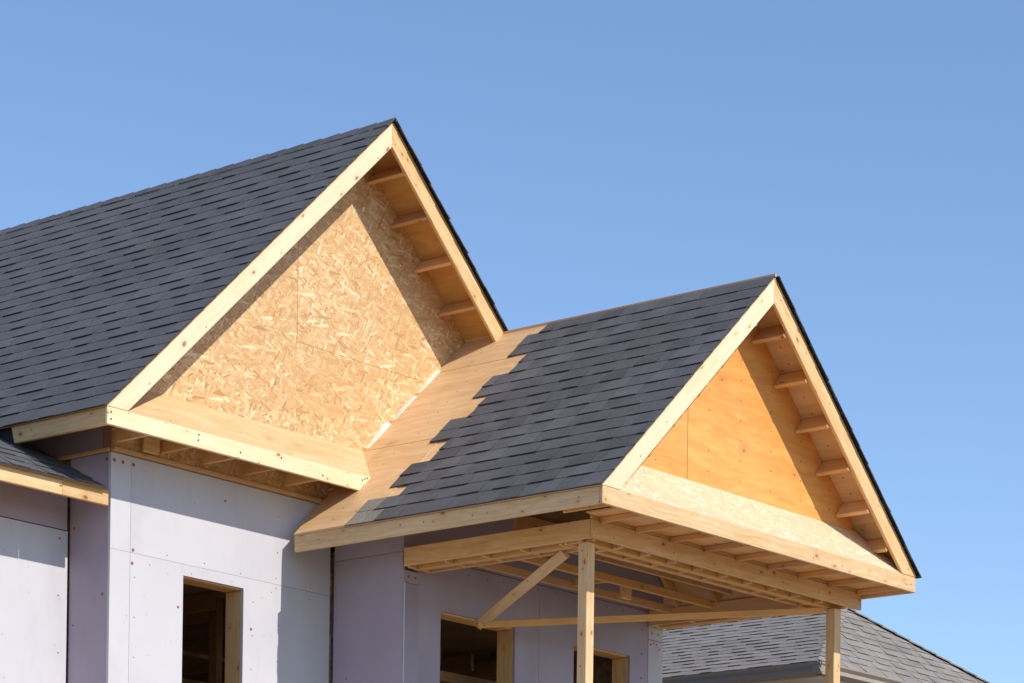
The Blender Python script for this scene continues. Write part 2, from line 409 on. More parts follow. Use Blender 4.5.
# rake boards
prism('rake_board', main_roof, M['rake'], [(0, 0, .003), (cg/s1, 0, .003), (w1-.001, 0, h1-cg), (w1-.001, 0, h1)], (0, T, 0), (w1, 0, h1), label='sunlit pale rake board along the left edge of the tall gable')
def onR2(z): return xL+(z-z2)/s2
# right rake, cut on the porch roof plane
poly = [V3(w1+.001, 0, h1), V3(w1+.001, 0, h1-cg), V3(2*w1, 0, -cg), V3(2*w1, 0, 0)]
n2 = V3(s2, 0, -1)         # s2*x - z <= s2*xL - z2  keeps points above the porch roof
poly = clip(poly, n2, s2*xL-z2-.03)
prism('rake_board', main_roof, M['lumber'], poly, (0, T, 0), (-w1, 0, h1))
# lookout blocks under the right overhang (and their twins under the left one)
for (x, z) in ((4.451, 3.515), (4.864, 3.123), (5.293, 2.734), (5.725, 2.342)):
    for sg in (1, -1):
        xx = x if sg > 0 else 2*w1-x
        vv = V1r if sg > 0 else V1
        nn = N1r if sg > 0 else N1
        xx = xx+nn.x*.20; c = V3(xx, 0, roofz1(xx))-nn*.106
        a = c-vv*.022-nn*.095; b = c+vv*.022-nn*.095; d = c+vv*.022+nn*.095; e = c-vv*.022+nn*.095
        prism('lookout', main_roof, M['frame'], [q+V3(0, T+.002, 0) for q in (a, b, d, e)], (0, yO-T-.004, 0), (0, 1, 0))
for k in range(9):
    yk = 1.0+k*1.25
    stick('rafter', main_roof, M['frame'], V3(.05, yk, .05*s1)-N1*.075, V3(w1-.03, yk, h1-.03*s1)-N1*.075, .14, T, N1)

# ------------------------------------------------------------------ gable wall of strand board
gw = [V3(xC, yO, -.23), V3(7.8, yO, -.23), V3(w1+.0, yO, 0)]
tri = [V3(xC, yO+.035, -.235), V3(7.78, yO+.035, -.235), V3(7.78, yO+.035, roofz1(7.78)-.005), V3(w1, yO+.035, h1-.005), V3(xC, yO+.035, roofz1(xC)-.005)]
gable_wall = prism('gable_wall', house, M['subfloor'], tri, (0, .12, 0), (1, 0, 0), 0)
tri = [p-V3(0, .035, 0) for p in tri]
def osb_piece(x0, x1, z0, z1):
    p = tri
    for nrm, c in (((-1, 0, 0), -x0), ((1, 0, 0), x1), ((0, 0, -1), -z0), ((0, 0, 1), z1)):
        p = clip(p, nrm, c)
    prism('strand_board_panel', gable_wall, M['osb'], p, (0, .032, 0), (1, 0, 0), 0)
osb_piece(-9, 3.3435, 1.4822, 20); osb_piece(3.3485, 20, 1.4838, 20)
osb_piece(-9, 3.3457, -9, 1.4816); osb_piece(3.3463, 20, -9, 1.4802)
# plywood pent skirt at the gable foot, clear of the rake and cut on the porch roof
sk_h = .475
def skirt(name, x0, x1, y0, zb, y1, zt, mat, k0, k1, **kw):
    d = Vector((0, y1-y0, zt-zb)).normalized(); n = Vector((0, -d.z, d.y)); n = n if n.z > 0 else -n
    pts = [V3(x0, y0, zb), V3(x1, y0, zb), V3(x1-k1, y1, zt), V3(x0+k0, y1, zt)]
    return prism(name, house, mat, pts, -n*.02, (1, 0, 0), 0, **kw)
main_skirt = skirt('gable_skirt', .03, onR2(0)+.02, .012, .003, yO-.003, sk_h, M['ply_deck'], sk_h/s1, -sk_h/s2)
xt = onR2(0)
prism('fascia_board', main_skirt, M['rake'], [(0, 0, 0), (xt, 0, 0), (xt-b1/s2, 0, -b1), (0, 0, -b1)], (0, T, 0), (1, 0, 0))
box('ledger', main_skirt, M['frame'], (xC-.02, yO-.045, -.245), (3.85, yO+.03, -.205))
for x in (.64, 1.27, 1.89, 2.51, 3.16):
    box('joist', main_skirt, M['frame'], (x-.02, T+.002, -.165), (x+.02, yO-.047, -.03))
box('blocking', main_skirt, M['lumber'], (.98, .50, -.20), (1.20, .54, -.025))
box('joist', main_skirt, M['frame'], (.05, T+.002, -.165), (.09, 1.4, -.03))

def nails(par, pts, y):
    for (x, z) in pts:
        bm = bmesh.new()
        ring = [(x+.011*math.cos(q*math.pi/3), y-.003, z+.011*math.sin(q*math.pi/3)) for q in range(6)]
        add_prism(bm, ring, (0, .004, 0)); finish('nail', bm, M['nail'], par, (1, 0, 0))
nails(main_skirt, [(.05, -.05), (.05, -.12), (3.80, -.055), (3.84, -.035), (3.88, -.02), (1.27, -.10), (1.28, -.04), (1.89, -.11), (2.51, -.05), (3.16, -.12)], 0)
# ------------------------------------------------------------------ porch roof
sl2 = math.hypot(W2, h2); V2 = Vector((W2, 0, h2)).normalized(); V2r = Vector((-W2, 0, h2)).normalized()
N2 = Vector((-h2, 0, W2)).normalized(); N2r = Vector((h2, 0, W2)).normalized()
A2 = V3(xL+W2, 0, z2+h2); R2 = V3(xL+2*W2, 0, z2)
bm = bmesh.new()
xs_ = 3.90
def onslope(v, y): return V3(xL, y, z2)+V2*v
add_prism(bm, [onslope(0, -D), onslope(0, .462), onslope((xs_-xL)/V2.x, .50), onslope((xs_-xL)/V2.x+.002, yO-.004), onslope(sl2, yO-.004), onslope(sl2, -D)], N2*dk)
deck(bm, R2, A2, -D, YB+.4, N2r)
porch_roof = finish('porch_roof', bm, M['ply_deck'], house, (0, 1, 0))
# visible joints of the deck sheets: separate upper and lower sheets lie on the left slope
for v0, v1, y0, y1 in ((0, 1.70, -.62, .33), (.98, 1.70, .335, yO-.02), (1.712, 3.40, -1.1, yO-.02), (3.412, sl2-.01, -1.1, yO-.04)):
    a = V3(xL, 0, z2)+V2*v0+N2*dk; b = V3(xL, 0, z2)+V2*v1+N2*dk
    prism('plywood_sheet', porch_roof, M['ply_deck'], [a+V3(0, y0, 0), b+V3(0, y0, 0), b+V3(0, y0, 0)+N2*.006, a+V3(0, y0, 0)+N2*.006], (0, y1-y0, 0), (0, 1, 0), 0)
edge = {0: -.335, 1: -.335, 2: -.80, 3: -.515, 4: -.515, 5: -.79, 6: -.79, 7: -.50, 8: -.50, 9: -.77, 10: -.77, 11: -.545, 12: -.545, 13: -.80, 14: -.80, 15: -.50, 16: -.50, 17: -.69}
def old(i, u):
    e = edge.get(i, 0)+D+.02
    return i <= 1 and u > e-.46
shingles('shingle_slope', porch_roof, M['shingle'], V3(xL, -D-.02, z2)+N2*(dk+.004), (0, 1, 0), V2, 0, sl2+.005, E, right=lambda i: edge.get(i, -.7)+D+.02, tmin=.74, tmax=1.28, mats=[M['shingle'], M['shingle_old']], old=old)
shingles('shingle_slope', porch_roof, M['shingle'], V3(R2.x, -D-.05, z2)+N2r*dk, (0, 1, 0), V2r, YB+D+.4, sl2-.03, E, left=lambda i: random.uniform(-.008, .008), thick=.010)
prism('drip_edge', porch_roof, M['shingle'], [V3(R2.x, -D-.045, z2)+N2r*dk, V3(A2.x, -D-.045, A2.z)+N2r*dk, V3(A2.x, -D-.045, A2.z)+N2r*(dk+.02), V3(R2.x, -D-.045, z2)+N2r*(dk+.02)], (0, .5, 0), V2r, 0)
prism('eave_fascia', porch_roof, M['lumber'], [(xL, -D+T+.003, z2), (xL, .468, z2), (xL, .462, z2-b2), (xL, -D+T+.003, z2-b2)], (T, 0, 0), (0, 1, 0))
box('eave_fascia', porch_roof, M['lumber'], (R2.x-T, -D+T+.003, z2-b2), (R2.x, YB, z2-.004))
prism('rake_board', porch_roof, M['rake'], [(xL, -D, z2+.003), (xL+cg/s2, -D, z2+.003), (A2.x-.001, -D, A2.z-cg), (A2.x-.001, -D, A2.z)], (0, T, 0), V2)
prism('rake_board', porch_roof, M['lumber'], [(R2.x, -D, z2+.003), (R2.x-cg/s2, -D, z2+.003), (A2.x+.001, -D, A2.z-cg), (A2.x+.001, -D, A2.z)], (0, T, 0), V2r)
yG = -D+.479
for (x, z) in ((6.474, 1.509), (6.91, 1.083), (7.355, .693), (7.788, .279), (8.219, -.146), (8.62, -.5)):
    for sg in (1, -1):
        xx = x if sg > 0 else 2*A2.x-x
        vv = V2r if sg > 0 else V2; nn = N2r if sg > 0 else N2
        xx = xx+nn.x*.235; c = V3(xx, 0, roofz2(xx))-nn*.122
        q = [c-vv*.024-nn*.11, c+vv*.024-nn*.11, c+vv*.024+nn*.11, c-vv*.024+nn*.11]
        if c.z-.1 < z2+.1: continue
        prism('lookout', porch_roof, M['frame'], [p+V3(0, -D+T+.002, 0) for p in q], (0, .479-T-.006, 0), (0, 1, 0))
for k in range(6):
    yk = -2.9+k*.6
    stick('rafter', porch_roof, M['frame'], V3(xL+.06, yk, z2+.06*s2)-N2*.07, V3(A2.x-.03, yk, A2.z-.03*s2)-N2*.07, .13, T, N2)
    stick('rafter', porch_roof, M['frame'], V3(R2.x-.06, yk, z2+.06*s2)-N2r*.07, V3(A2.x+.03, yk, A2.z-.03*s2)-N2r*.07, .13, T, N2r)
box('ridge_strip', porch_roof, M['ply_deck'], (A2.x-.004, -D-.01, A2.z+.02), (A2.x+.015, yO-.01, A2.z+.056), 0)
# plywood gable
porch_gable = prism('porch_gable_wall', house, M['subfloor'], [(xL+.3, yG+.03, z2+.02), (R2.x-.3, yG+.03, z2+.02), (R2.x-.3, yG+.03, roofz2(R2.x-.3)-.005), (A2.x, yG+.03, A2.z-.005), (xL+.3, yG+.03, roofz2(xL+.3)-.005)], (0, .1, 0), (1, 0, 0), 0)
tri = [V3(xL+.12, yG, z2+.1), V3(R2.x-.12, yG, z2+.1), V3(A2.x, yG, A2.z-.005)]
for x0, x1 in ((0, 5.302), (5.302, 20)):
    p = clip(clip(tri, (-1, 0, 0), -(x0+.004)), (1, 0, 0), x1-.004)
    prism('plywood_panel', porch_gable, M['ply_gable'], p, (0, .028, 0), (1, 0, 0), 0)
sh2 = .50; bzt_ = -.835
porch_skirt = skirt('porch_skirt', xL+.05, R2.x-.05, -D+.012, z2+.004, yG-.003, z2+sh2, M['osb_pale'], sh2/s2, sh2/s2, label='pale strand board skirt at the foot of the porch gable')
box('fascia_board', porch_skirt, M['lumber'], (xL, -D, z2-b2), (R2.x, -D+T, z2))
for k in range(10):
    x = 3.46+k*.622
    if x > R2.x-.1: break
    box('joist', porch_skirt, M['frame'], (x-.014, -D+T+.002, z2-b2+.028), (x+.014, -3.13, z2-.088))
box('ledger', porch_skirt, M['frame'], (xL+.75, -3.12, bzt_+.004), (R2.x-.06, -3.085, z2-.03))
# soffit board closing the right side of the return
box('soffit_board', porch_skirt, M['frame'], (xL+.62, -D+T+.002, z2-.086), (R2.x-T-.003, -3.14, z2-.070), 0)

# ------------------------------------------------------------------ porch beam, posts, braces
bx0, bx1, bxr, by0, bzt, bzb = 3.972, 9.164, 8.92, -3.125, -.835, -1.034
def ladder(par, along, lo, hi, first, n, zb, skip_outer=True):
    """inner boards and short blocks behind an outer beam board; along = 'x' or 'y'"""
    pass
porch_beam = box('porch_beam', house, M['lumber'], (bx0, by0, bzb), (bx1, by0+T, bzt))
gapw, depth = .135, .43
def member(name, par, ax, a0, a1, c0, c1, z0, z1, mat=None):
    if ax == 'x': return box(name, par, mat or M['frame'], (a0, c0, z0), (a1, c1, z1))
    return box(name, par, mat or M['frame'], (c0, a0, z0), (c1, a1, z1))
def build_ladder(par, ax, a0, a1, c, sg, zb):
    # c = inner face of the outer board, sg = direction inwards
    mid0, mid1 = c+sg*.13, c+sg*.215
    in0, in1 = c+sg*.345, c+sg*.385
    def srt(a, b): return (min(a, b), max(a, b))
    member('middle_board', par, ax, a0, a1, *srt(mid0, mid1), zb+.004, zb+.20)
    member('inner_board', par, ax, a0, a1, *srt(in0, in1), zb+.006, zb+.20)
    n = int((a1-a0)/.46)
    for k in range(n+1):
        a = a0+.04+(a1-a0-.08)*k/n
        for q0, q1 in ((c, mid0), (mid1, in0)):
            q0, q1 = srt(q0+sg*.002, q1-sg*.002)
            member('block', par, ax, a-.02, a+.02, q0, q1, zb+.008, zb+.075)
build_ladder(porch_beam, 'x', bx0+T+.003, bxr-.003, by0+T, 1, bzb-.026)
left_beam = box('side_beam', house, M['lumber'], (bx0, by0+T+.003, bzb), (bx0+T, yF-.045, bzt+.004))
build_ladder(left_beam, 'y', by0+T+.395, yF-.045, bx0+T, 1, bzb-.026)
right_beam = box('side_beam', house, M['lumber'], (bxr-T, by0+T+.003, bzb), (bxr, yF-.045, bzt+.004))
build_ladder(right_beam, 'y', by0+T+.395, yF-.045, bxr-T, -1, bzb-.026)
for nm, x0, x1 in (('post', 3.979, 4.108), ('post', 8.705, 8.84)):
    p = box(nm, house, M['lumber'], (x0, -3.05, GZ+.25), (x1, -2.922, bzb-.03), .006)
    box('post_base', p, M['concrete'], (x0-.1, -3.16, GZ), (x1+.1, -2.81, GZ+.247), .01)
Q = V3(5.22, -.53, -1.52)
BT = V3(4.36, -2.43, bzb-.03)
stick('brace', house, M['lumber'], Q+V3(-.03, .0, .0), BT+(BT-Q).normalized()*.03, .118, .055, up=(BT-Q).cross(V3(.70, .70, .14)))
stick('brace', house, M['frame'], Q+V3(-.10, -.05, -.01), V3(8.66, -2.93, bzb-.055), .075, .06)
for (xa, ya, xb, yb_, z) in ((4.42, -.78, 8.50, -.80, -.93), (4.42, -1.40, 8.50, -1.42, -.93), (4.42, -2.1, 8.50, -2.1, -.86)):
    stick('ceiling_joist', house, M['frame'], (xa, ya, z+.045), (xb, yb_, z+.045), .095, T+.01)
box('joist_block', house, M['lumber'], (7.08, -1.14, -.985), (7.27, -1.10, -.84))
box('joist_block', house, M['frame'], (6.55, -1.36, -.90), (6.60, -.84, -.80))
box('ceiling_beam', house, M['frame'], (4.42, -1.72, -.80), (8.50, -1.68, -.52), .004)
for k in range(5):
    y = -1.6-.02*k

# ------------------------------------------------------------------ walls
def washers(bm, pts, face, mi):
    # small round fastener plates: face = ('y', yval) or ('x', xval)
    for (a, z, r) in pts:
        ring = []
        for q in range(8):
            t = q*math.pi/4; da, dz = r*math.cos(t), r*math.sin(t)
            ring.append((a+da, face[1], z+dz) if face[0] == 'y' else (face[1], a+da, z+dz))
        add_prism(bm, ring, (0, -.004, 0) if face[0] == 'y' else (-.004, 0, 0), mi)
def foam(par, ax, face, a0, a1, z0, z1, mat, pts=(), hole=None, th=.035, label=None):
    """one sheet of foam board; ax 'y' faces the street, 'x' faces left"""
    bm = bmesh.new()
    rects = [(a0, a1, z0, z1)]
    if hole:
        h0, h1_, g0, g1 = hole; rects = []
        if h0 > a0: rects.append((a0, min(h0, a1), z0, z1))
        if h1_ < a1: rects.append((max(h1_, a0), a1, z0, z1))
        c0, c1 = max(a0, h0), min(a1, h1_)
        if c1 > c0:
            if g1 < z1: rects.append((c0, c1, max(g1, z0), z1))
            if g0 > z0: rects.append((c0, c1, z0, min(g0, z1)))
    for (p0, p1, q0, q1) in rects:
        if p1-p0 < .001 or q1-q0 < .001: continue
        if ax == 'y': add_box(bm, (p0, face, q0), (p1, face+th, q1))
        else: add_box(bm, (face, p0, q0), (face+th, p1, q1))
    bmesh.ops.remove_doubles(bm, verts=bm.verts, dist=1e-5)
    washers(bm, [q for q in pts if q[2] > .0105], (ax, face), 1); washers(bm, [(q[0], q[1], q[2]*.8) for q in pts if q[2] <= .0105], (ax, face), 2)
    rd = random.random()
    return finish('foam_board', bm, [mat, M['washer'], M['nail']], par, (1, 0, 0) if ax == 'y' else (0, 1, 0), label=label)
def core(name, lo, hi, holes=(), ax='y', mat=None, **kw):
    """framed wall behind the foam with real openings; holes (a0,a1,z0,z1)"""
    bm = bmesh.new()
    a = 0 if ax == 'y' else 1
    cuts = [lo[a]]
    for h in sorted(holes): cuts += [h[0], h[1]]
    cuts.append(hi[a])
    def bx(a0, a1, z0, z1):
        if a1-a0 < .001 or z1-z0 < .001: return
        l, h = list(lo), list(hi); l[a], h[a], l[2], h[2] = a0, a1, z0, z1; add_box(bm, l, h)
    cur = lo[a]
    for h in sorted(holes):
        bx(cur, h[0], lo[2], hi[2]); bx(h[0], h[1], lo[2], h[2]); bx(h[0], h[1], h[3], hi[2]); cur = h[1]
    bx(cur, hi[a], lo[2], hi[2])
    return finish(name, bm, mat or M['gap'], house, (1, 0, 0), **kw)
def opening(par, h, y, d, inset=0.0):
    """lumber lining of an opening in a street-facing wall"""
    a0, a1, z0, z1 = h
    m = M['frame']
    fr = box('window_frame', par, m, (a0+.003, y, z1-.06), (a1-.003, y+d, z1-.003))
    box('jamb', fr, M['lumber'], (a0+.003, y, z0+.063), (a0+.043, y+d, z1-.063))
    box('jamb', fr, M['lumber'], (a1-.043, y, z0+.063), (a1-.003, y+d, z1-.063))
    box('sill', fr, m, (a0+.003, y, z0+.003), (a1-.003, y+d, z0+.06))
    return fr
th = .035; WT = .24
# tall front wall (block 1)
H1 = (1.69, 2.60, -4.3, -1.372)
H1x = (H1[0]-.043, H1[1]+.043, H1[2]-.043, H1[3]+.043)
wall = core('front_wall', (xC+.04, yW+th+.002, GZ+.3), (4.00, yW+th+WT, -.25), [H1x])
opening(wall, H1x, yW+th+.001, WT+.002)
R_ = random.Random(3)
def dots(a0, a1, z0, z1, r=.011): return []
p1 = [(.68, -.33, .020), (.80, -.33, .020), (.95, -.33, .020), (.96, -1.22, .018), (.95, -1.36, .018), (2.72, -1.80, .016), (1.62, -1.72, .014), (2.30, -.47, .014)]
edgep = []
for k in range(5): edgep.append((1.2+k*.61, -1.33+R_.uniform(-.02, .02), .006)); edgep.append((1.45+k*.55, -1.20+R_.uniform(-.02, .02), .007))
for k in range(6): edgep.append((.99, -1.5-k*.42, .007)); edgep.append((2.72+R_.uniform(-.03, .03), -1.5-k*.37, .007)); edgep.append((3.12+R_.uniform(-.03, .03), -.5-k*.4, .007))
foam(wall, 'y', yW, xC, .920, GZ+.3, -1.2525, M['foam'])
foam(wall, 'y', yW, xC, .920, -1.2495, -.25, M['foam'], [q for q in p1 if q[0] < .92])
foam(wall, 'y', yW, .9235, 3.972, -1.2495, -.25, M['foam'], [q for q in p1+edgep if q[0] > .92 and q[1] > -1.24])
foam(wall, 'y', yW, .9235, 3.972, GZ+.3, -1.2525, M['foam'], [q for q in p1+edgep if q[0] > .92 and q[1] < -1.26], hole=H1)
# jagged plywood edge and gap where the walls meet
bm = bmesh.new(); z = -.95
while z > -4:
    dz = R_.uniform(.05, .14); w = R_.uniform(.0, .03)
    add_box(bm, (3.975+w, yW+.004, z-dz), (4.002, yW+th, z)); z -= dz
finish('sheathing_edge', bm, M['gap'], wall, (0, 0, 1))
# return wall on the left of block 1
wall = core('return_wall', (xC+th+.002, yW+th+WT+.003, GZ+.3), (xC+th+WT, YB, roofz1(xC)-.01), ax='x')
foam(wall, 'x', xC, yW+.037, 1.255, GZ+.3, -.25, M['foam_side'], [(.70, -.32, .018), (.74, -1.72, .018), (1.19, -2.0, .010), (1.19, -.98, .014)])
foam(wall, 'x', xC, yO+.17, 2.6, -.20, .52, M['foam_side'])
box('ledger', wall, M['frame'], (xC-.03, yW+.01, -.245), (xC-.002, 2.2, -.205))
# wing wall behind the low roof
Hw = (-2.6, -1.7, -5.0, -2.6)
wall = core('wing_wall', (-6, 1.26+th+.002, GZ+.3), (xC, 1.26+th+WT, -.36), [])
foam(wall, 'y', 1.26, -6, .612, GZ+.3, -1.012, M['foam'], [(.50, -1.10, .012), (.49, -1.7, .010), (.50, -2.3, .010)])
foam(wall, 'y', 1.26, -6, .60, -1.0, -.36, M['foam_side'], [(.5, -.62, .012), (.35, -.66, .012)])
wl = core('wing_side_wall', (-6, 1.5, GZ+.3), (-5.76, 8, -.3), ax='x')
# porch wall (block 2): left face, street face with two openings, right face
wall = core('porch_side_wall', (xI+th+.002, yF+th+.002+WT, GZ+.3), (xI+th+WT, yO+.3, -.74), ax='x')
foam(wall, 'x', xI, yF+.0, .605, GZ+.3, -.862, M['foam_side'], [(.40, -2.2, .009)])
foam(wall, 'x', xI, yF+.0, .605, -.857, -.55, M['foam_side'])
H2 = (4.66, 5.98, -4.6, -1.425); H3 = (7.08, 8.185, -4.6, -1.452)
G_ = .043
H2x = (H2[0]-G_, H2[1]+G_, H2[2]-G_, H2[3]+G_); H3x = (H3[0]-G_, H3[1]+G_, H3[2]-G_, H3[3]+G_)
wall = core('porch_front_wall', (xI+.04, yF+th+.002, GZ+.3), (xE-.04, yF+th+WT, -.72), [H2x, H3x])
prism('porch_attic_wall', house, M['subfloor'], [(xI+.05, yF+.06, -.715), (xE-.06, yF+.06, -.715), (xE-.06, yF+.06, roofz2(xE-.06)-.03), (A2.x, yF+.06, A2.z-.03), (xI+.05, yF+.06, roofz2(xI+.05)-.03)], (0, .15, 0), (1, 0, 0), 0)
bmz = -.50
opening(wall, H2x, yF+th+.001, WT+.002); opening(wall, H3x, yF+th+.001, WT+.002)
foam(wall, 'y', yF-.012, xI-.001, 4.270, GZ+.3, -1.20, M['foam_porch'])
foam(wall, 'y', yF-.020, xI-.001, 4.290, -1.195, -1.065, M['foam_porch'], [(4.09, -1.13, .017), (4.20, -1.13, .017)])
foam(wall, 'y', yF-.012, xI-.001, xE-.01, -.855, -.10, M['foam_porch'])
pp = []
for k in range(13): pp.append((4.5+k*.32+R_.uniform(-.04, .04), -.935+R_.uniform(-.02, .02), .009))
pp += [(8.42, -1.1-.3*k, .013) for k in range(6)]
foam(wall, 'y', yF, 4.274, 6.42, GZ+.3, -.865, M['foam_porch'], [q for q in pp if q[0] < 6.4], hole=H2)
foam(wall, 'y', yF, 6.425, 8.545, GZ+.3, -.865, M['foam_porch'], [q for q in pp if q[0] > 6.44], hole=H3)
foam(wall, 'y', yF-.004, 8.552, xE, GZ+.3, -1.21, M['foam'], [(8.60, -1.26, .012), (8.66, -1.24, .012), (8.72, -1.25, .012), (8.77, -1.30, .012)])
foam(wall, 'y', yF-.004, 8.552, xE, -1.203, -.87, M['foam'], [(8.62, -1.12, .013), (8.75, -1.12, .013)])
box('corner_strip', wall, M['foam'], (xI-.006, yF-.034, -2.9*1.0-3), (xI+.008, yF-.022, -1.20), .001)
# remaining shell
wall = core('right_wall', (xE-WT, yF+th+WT+.003, GZ+.3), (xE-.002, YB, -.55), ax='x')
foam(wall, 'x', xE+.0, yF+th, YB, GZ+.3, -.55, M['foam'])
bk = [(xC+.3, YB, GZ+.3), (xE-.01, YB, GZ+.3), (xE-.01, YB, roofz2(xE)-.05), (xq, YB, roofz1(xq)-.02), (w1, YB, h1-.02), (xC+.3, YB, roofz1(xC+.3)-.02)]
prism('back_wall', house, M['osb'], bk, (0, .2, 0), (1, 0, 0), 0)
box('foundation', house, M['concrete'], (xC+.03, yF+.05, GZ-.3), (xE-.03, YB+.2, GZ+.297), 0)
box('wing_foundation', house, M['concrete'], (-6, 1.3, GZ-.3), (xC+.02, 8, GZ+.297), 0)
box('upper_floor', house, M['subfloor'], (xC+.32, 1.0, -4.9), (xE-.3, YB-.02, -4.7), 0)
box('porch_floor', house, M['concrete'], (3.7, -3.4, GZ-.1), (9.1, yF-.05, GZ+.24), .01)
# interior framing seen through the openings
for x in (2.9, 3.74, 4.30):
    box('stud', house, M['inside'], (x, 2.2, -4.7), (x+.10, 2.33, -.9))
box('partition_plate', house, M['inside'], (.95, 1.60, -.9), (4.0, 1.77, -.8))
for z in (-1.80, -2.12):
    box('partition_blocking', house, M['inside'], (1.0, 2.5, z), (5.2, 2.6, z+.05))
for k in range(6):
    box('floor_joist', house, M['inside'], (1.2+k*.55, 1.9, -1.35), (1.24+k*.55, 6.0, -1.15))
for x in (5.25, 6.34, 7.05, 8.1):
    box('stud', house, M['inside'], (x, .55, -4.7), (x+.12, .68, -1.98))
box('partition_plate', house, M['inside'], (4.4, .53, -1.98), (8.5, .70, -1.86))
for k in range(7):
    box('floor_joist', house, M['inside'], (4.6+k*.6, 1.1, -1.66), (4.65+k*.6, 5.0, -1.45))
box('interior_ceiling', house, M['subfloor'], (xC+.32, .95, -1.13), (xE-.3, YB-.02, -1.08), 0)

# white cleats in the corner between gable and porch roof
for (xa, xb) in ((4.50, 4.90), (4.93, 5.33), (5.37, 5.75)):
    a = V3(xa, 0, roofz2(xa)); b = V3(xb, 0, roofz2(xb))
    prism('cleat', porch_roof, M['bleached'], [q+V3(0, yO-.075, 0) for q in (a+N2*.03, b+N2*.03-V2*random.uniform(0, .05), b+N2*random.uniform(.055, .085)-V2*random.uniform(.05, .12), a+V2*.2+N2*random.uniform(.048, .062), a+V2*.08+N2*.036)], (0, .07, 0), V2, .002, label='pale offcut nailed in the corner of gable and porch roof')

# ------------------------------------------------------------------ low wing roof
mW = .513; vW = Vector((0, 1, mW)).normalized(); nW = Vector((0, -mW, 1)).normalized()
zE = -.672; y0 = .60
bm = bmesh.new()
Lw = 4.6
a = V3(-6.4, y0, zE); b = a+vW*Lw
add_prism(bm, [a, b, b+nW*.02, a+nW*.02], (6.4+.49, 0, 0))
bk0 = V3(-6.4, y0+2*(b.y-y0), zE)
add_prism(bm, [V3(-6.4, b.y+.003, b.z), bk0, bk0+V3(0, 0, .02), V3(-6.4, b.y+.003, b.z+.02)], (7.0, 0, 0))
low_roof = finish('low_roof', bm, M['ply_soffit'], house, (1, 0, 0))
shingles('shingle_slope', low_roof, M['shingle'], V3(-6.4, y0-.02, zE-.004)+nW*.02, (1, 0, 0), vW, 6.90, Lw, E, tmin=.8, tmax=1.15)
box('fascia_board', low_roof, M['lumber'], (-6.4, y0, zE-.155), (-.05, y0+T, zE-.002))
box('fascia_board', low_roof, M['lumber'], (-.046, y0+.004, zE-.155), (.585, y0+T+.004, zE+.006))
prism('wing_gable', low_roof, M['osb'], [(-6.0, y0+.7, -.4), (-6.0, bk0.y-.7, -.4), (-6.0, b.y, b.z-.03)], (.1, 0, 0), (0, 1, 0), 0)
box('wing_back_wall', house, M['foam_side'], (-5.7, 8.0, GZ+.3), (xC, 8.2, -.3), 0)

# ------------------------------------------------------------------ neighbour house
nb = thing('neighbour_house', 'finished neighbouring house with grey hip roof and taupe gutter behind the porch', 'house', (17, 8, GZ))
nx0, nx1, ny0, ny1, nz = 13.75, 20.35, .50, 14.5, -.70
nax = 16.98; nay = 2.30; naz = .77
a1, a2 = V3(nax, nay, naz), V3(nax, ny1-1.75, naz)
cA, cB, cC, cD = V3(nx0, ny0, nz), V3(nx1, ny0, nz), V3(nx1, ny1, nz), V3(nx0, ny1, nz)
bm = bmesh.new()
vs = {k: bm.verts.new(W(p)) for k, p in dict(a=a1, b=a2, A=cA, B=cB, C=cC, D=cD).items()}
lo = {k: bm.verts.new(W(p-V3(0, 0, .05))) for k, p in dict(A=cA, B=cB, C=cC, D=cD).items()}
bm.faces.new((vs['A'], vs['B'], vs['a'])); bm.faces.new((vs['B'], vs['C'], vs['b'], vs['a'])); bm.faces.new((vs['C'], vs['D'], vs['b'])); bm.faces.new((vs['D'], vs['A'], vs['a'], vs['b']))
for p, q in ('AB', 'BC', 'CD', 'DA'): bm.faces.new((vs[q], vs[p], lo[p], lo[q]))
bm.faces.new([lo[k] for k in 'DCBA'])
nroof = finish('hip_roof', bm, M['shingle_grey'], nb, (0, 1, 0))
def hip_clip(planes):
    def f(bm):
        for (pt, nrm) in planes:
            bmesh.ops.bisect_plane(bm, geom=list(bm.verts)+list(bm.edges)+list(bm.faces), plane_co=W(pt), plane_no=nrm, clear_outer=True)
    return f
En = .205
# street slope
vF = (V3(nax, nay, naz)-V3(nax, ny0, nz)).normalized(); LF = (V3(nax, nay, naz)-V3(nax, ny0, nz)).length
nF = V3(1, 0, 0).cross(vF); nF = nF if nF.z > 0 else -nF
hipL, hipR = (a1-cA), (a1-cB)
planes = [(cA, hipL.cross(nF)*(1 if hipL.cross(nF).x < 0 else -1)), (cB, hipR.cross(nF)*(1 if hipR.cross(nF).x > 0 else -1))]
shingles('shingle_slope', nroof, M['shingle_grey'], cA+nF*.004, (1, 0, 0), vF, nx1-nx0, LF, En, tmin=.90, tmax=1.1, clipf=hip_clip(planes), thick=.008, stagger=True)
vS = (V3(nax, 5, naz)-V3(nx0, 5, nz)).normalized(); LS = (V3(nax, 5, naz)-V3(nx0, 5, nz)).length
nS = V3(0, 1, 0).cross(vS); nS = nS if nS.z > 0 else -nS
hb = a2-cD
planes = [(cA, hipL.cross(nS)*(1 if hipL.cross(nS).y < 0 else -1)), (cD, hb.cross(nS)*(1 if hb.cross(nS).y > 0 else -1))]
shingles('shingle_slope', nroof, M['shingle_grey'], cA+nS*.004, (0, 1, 0), vS, ny1-ny0, LS, En, tmin=.90, tmax=1.1, clipf=hip_clip(planes), thick=.008, stagger=True)
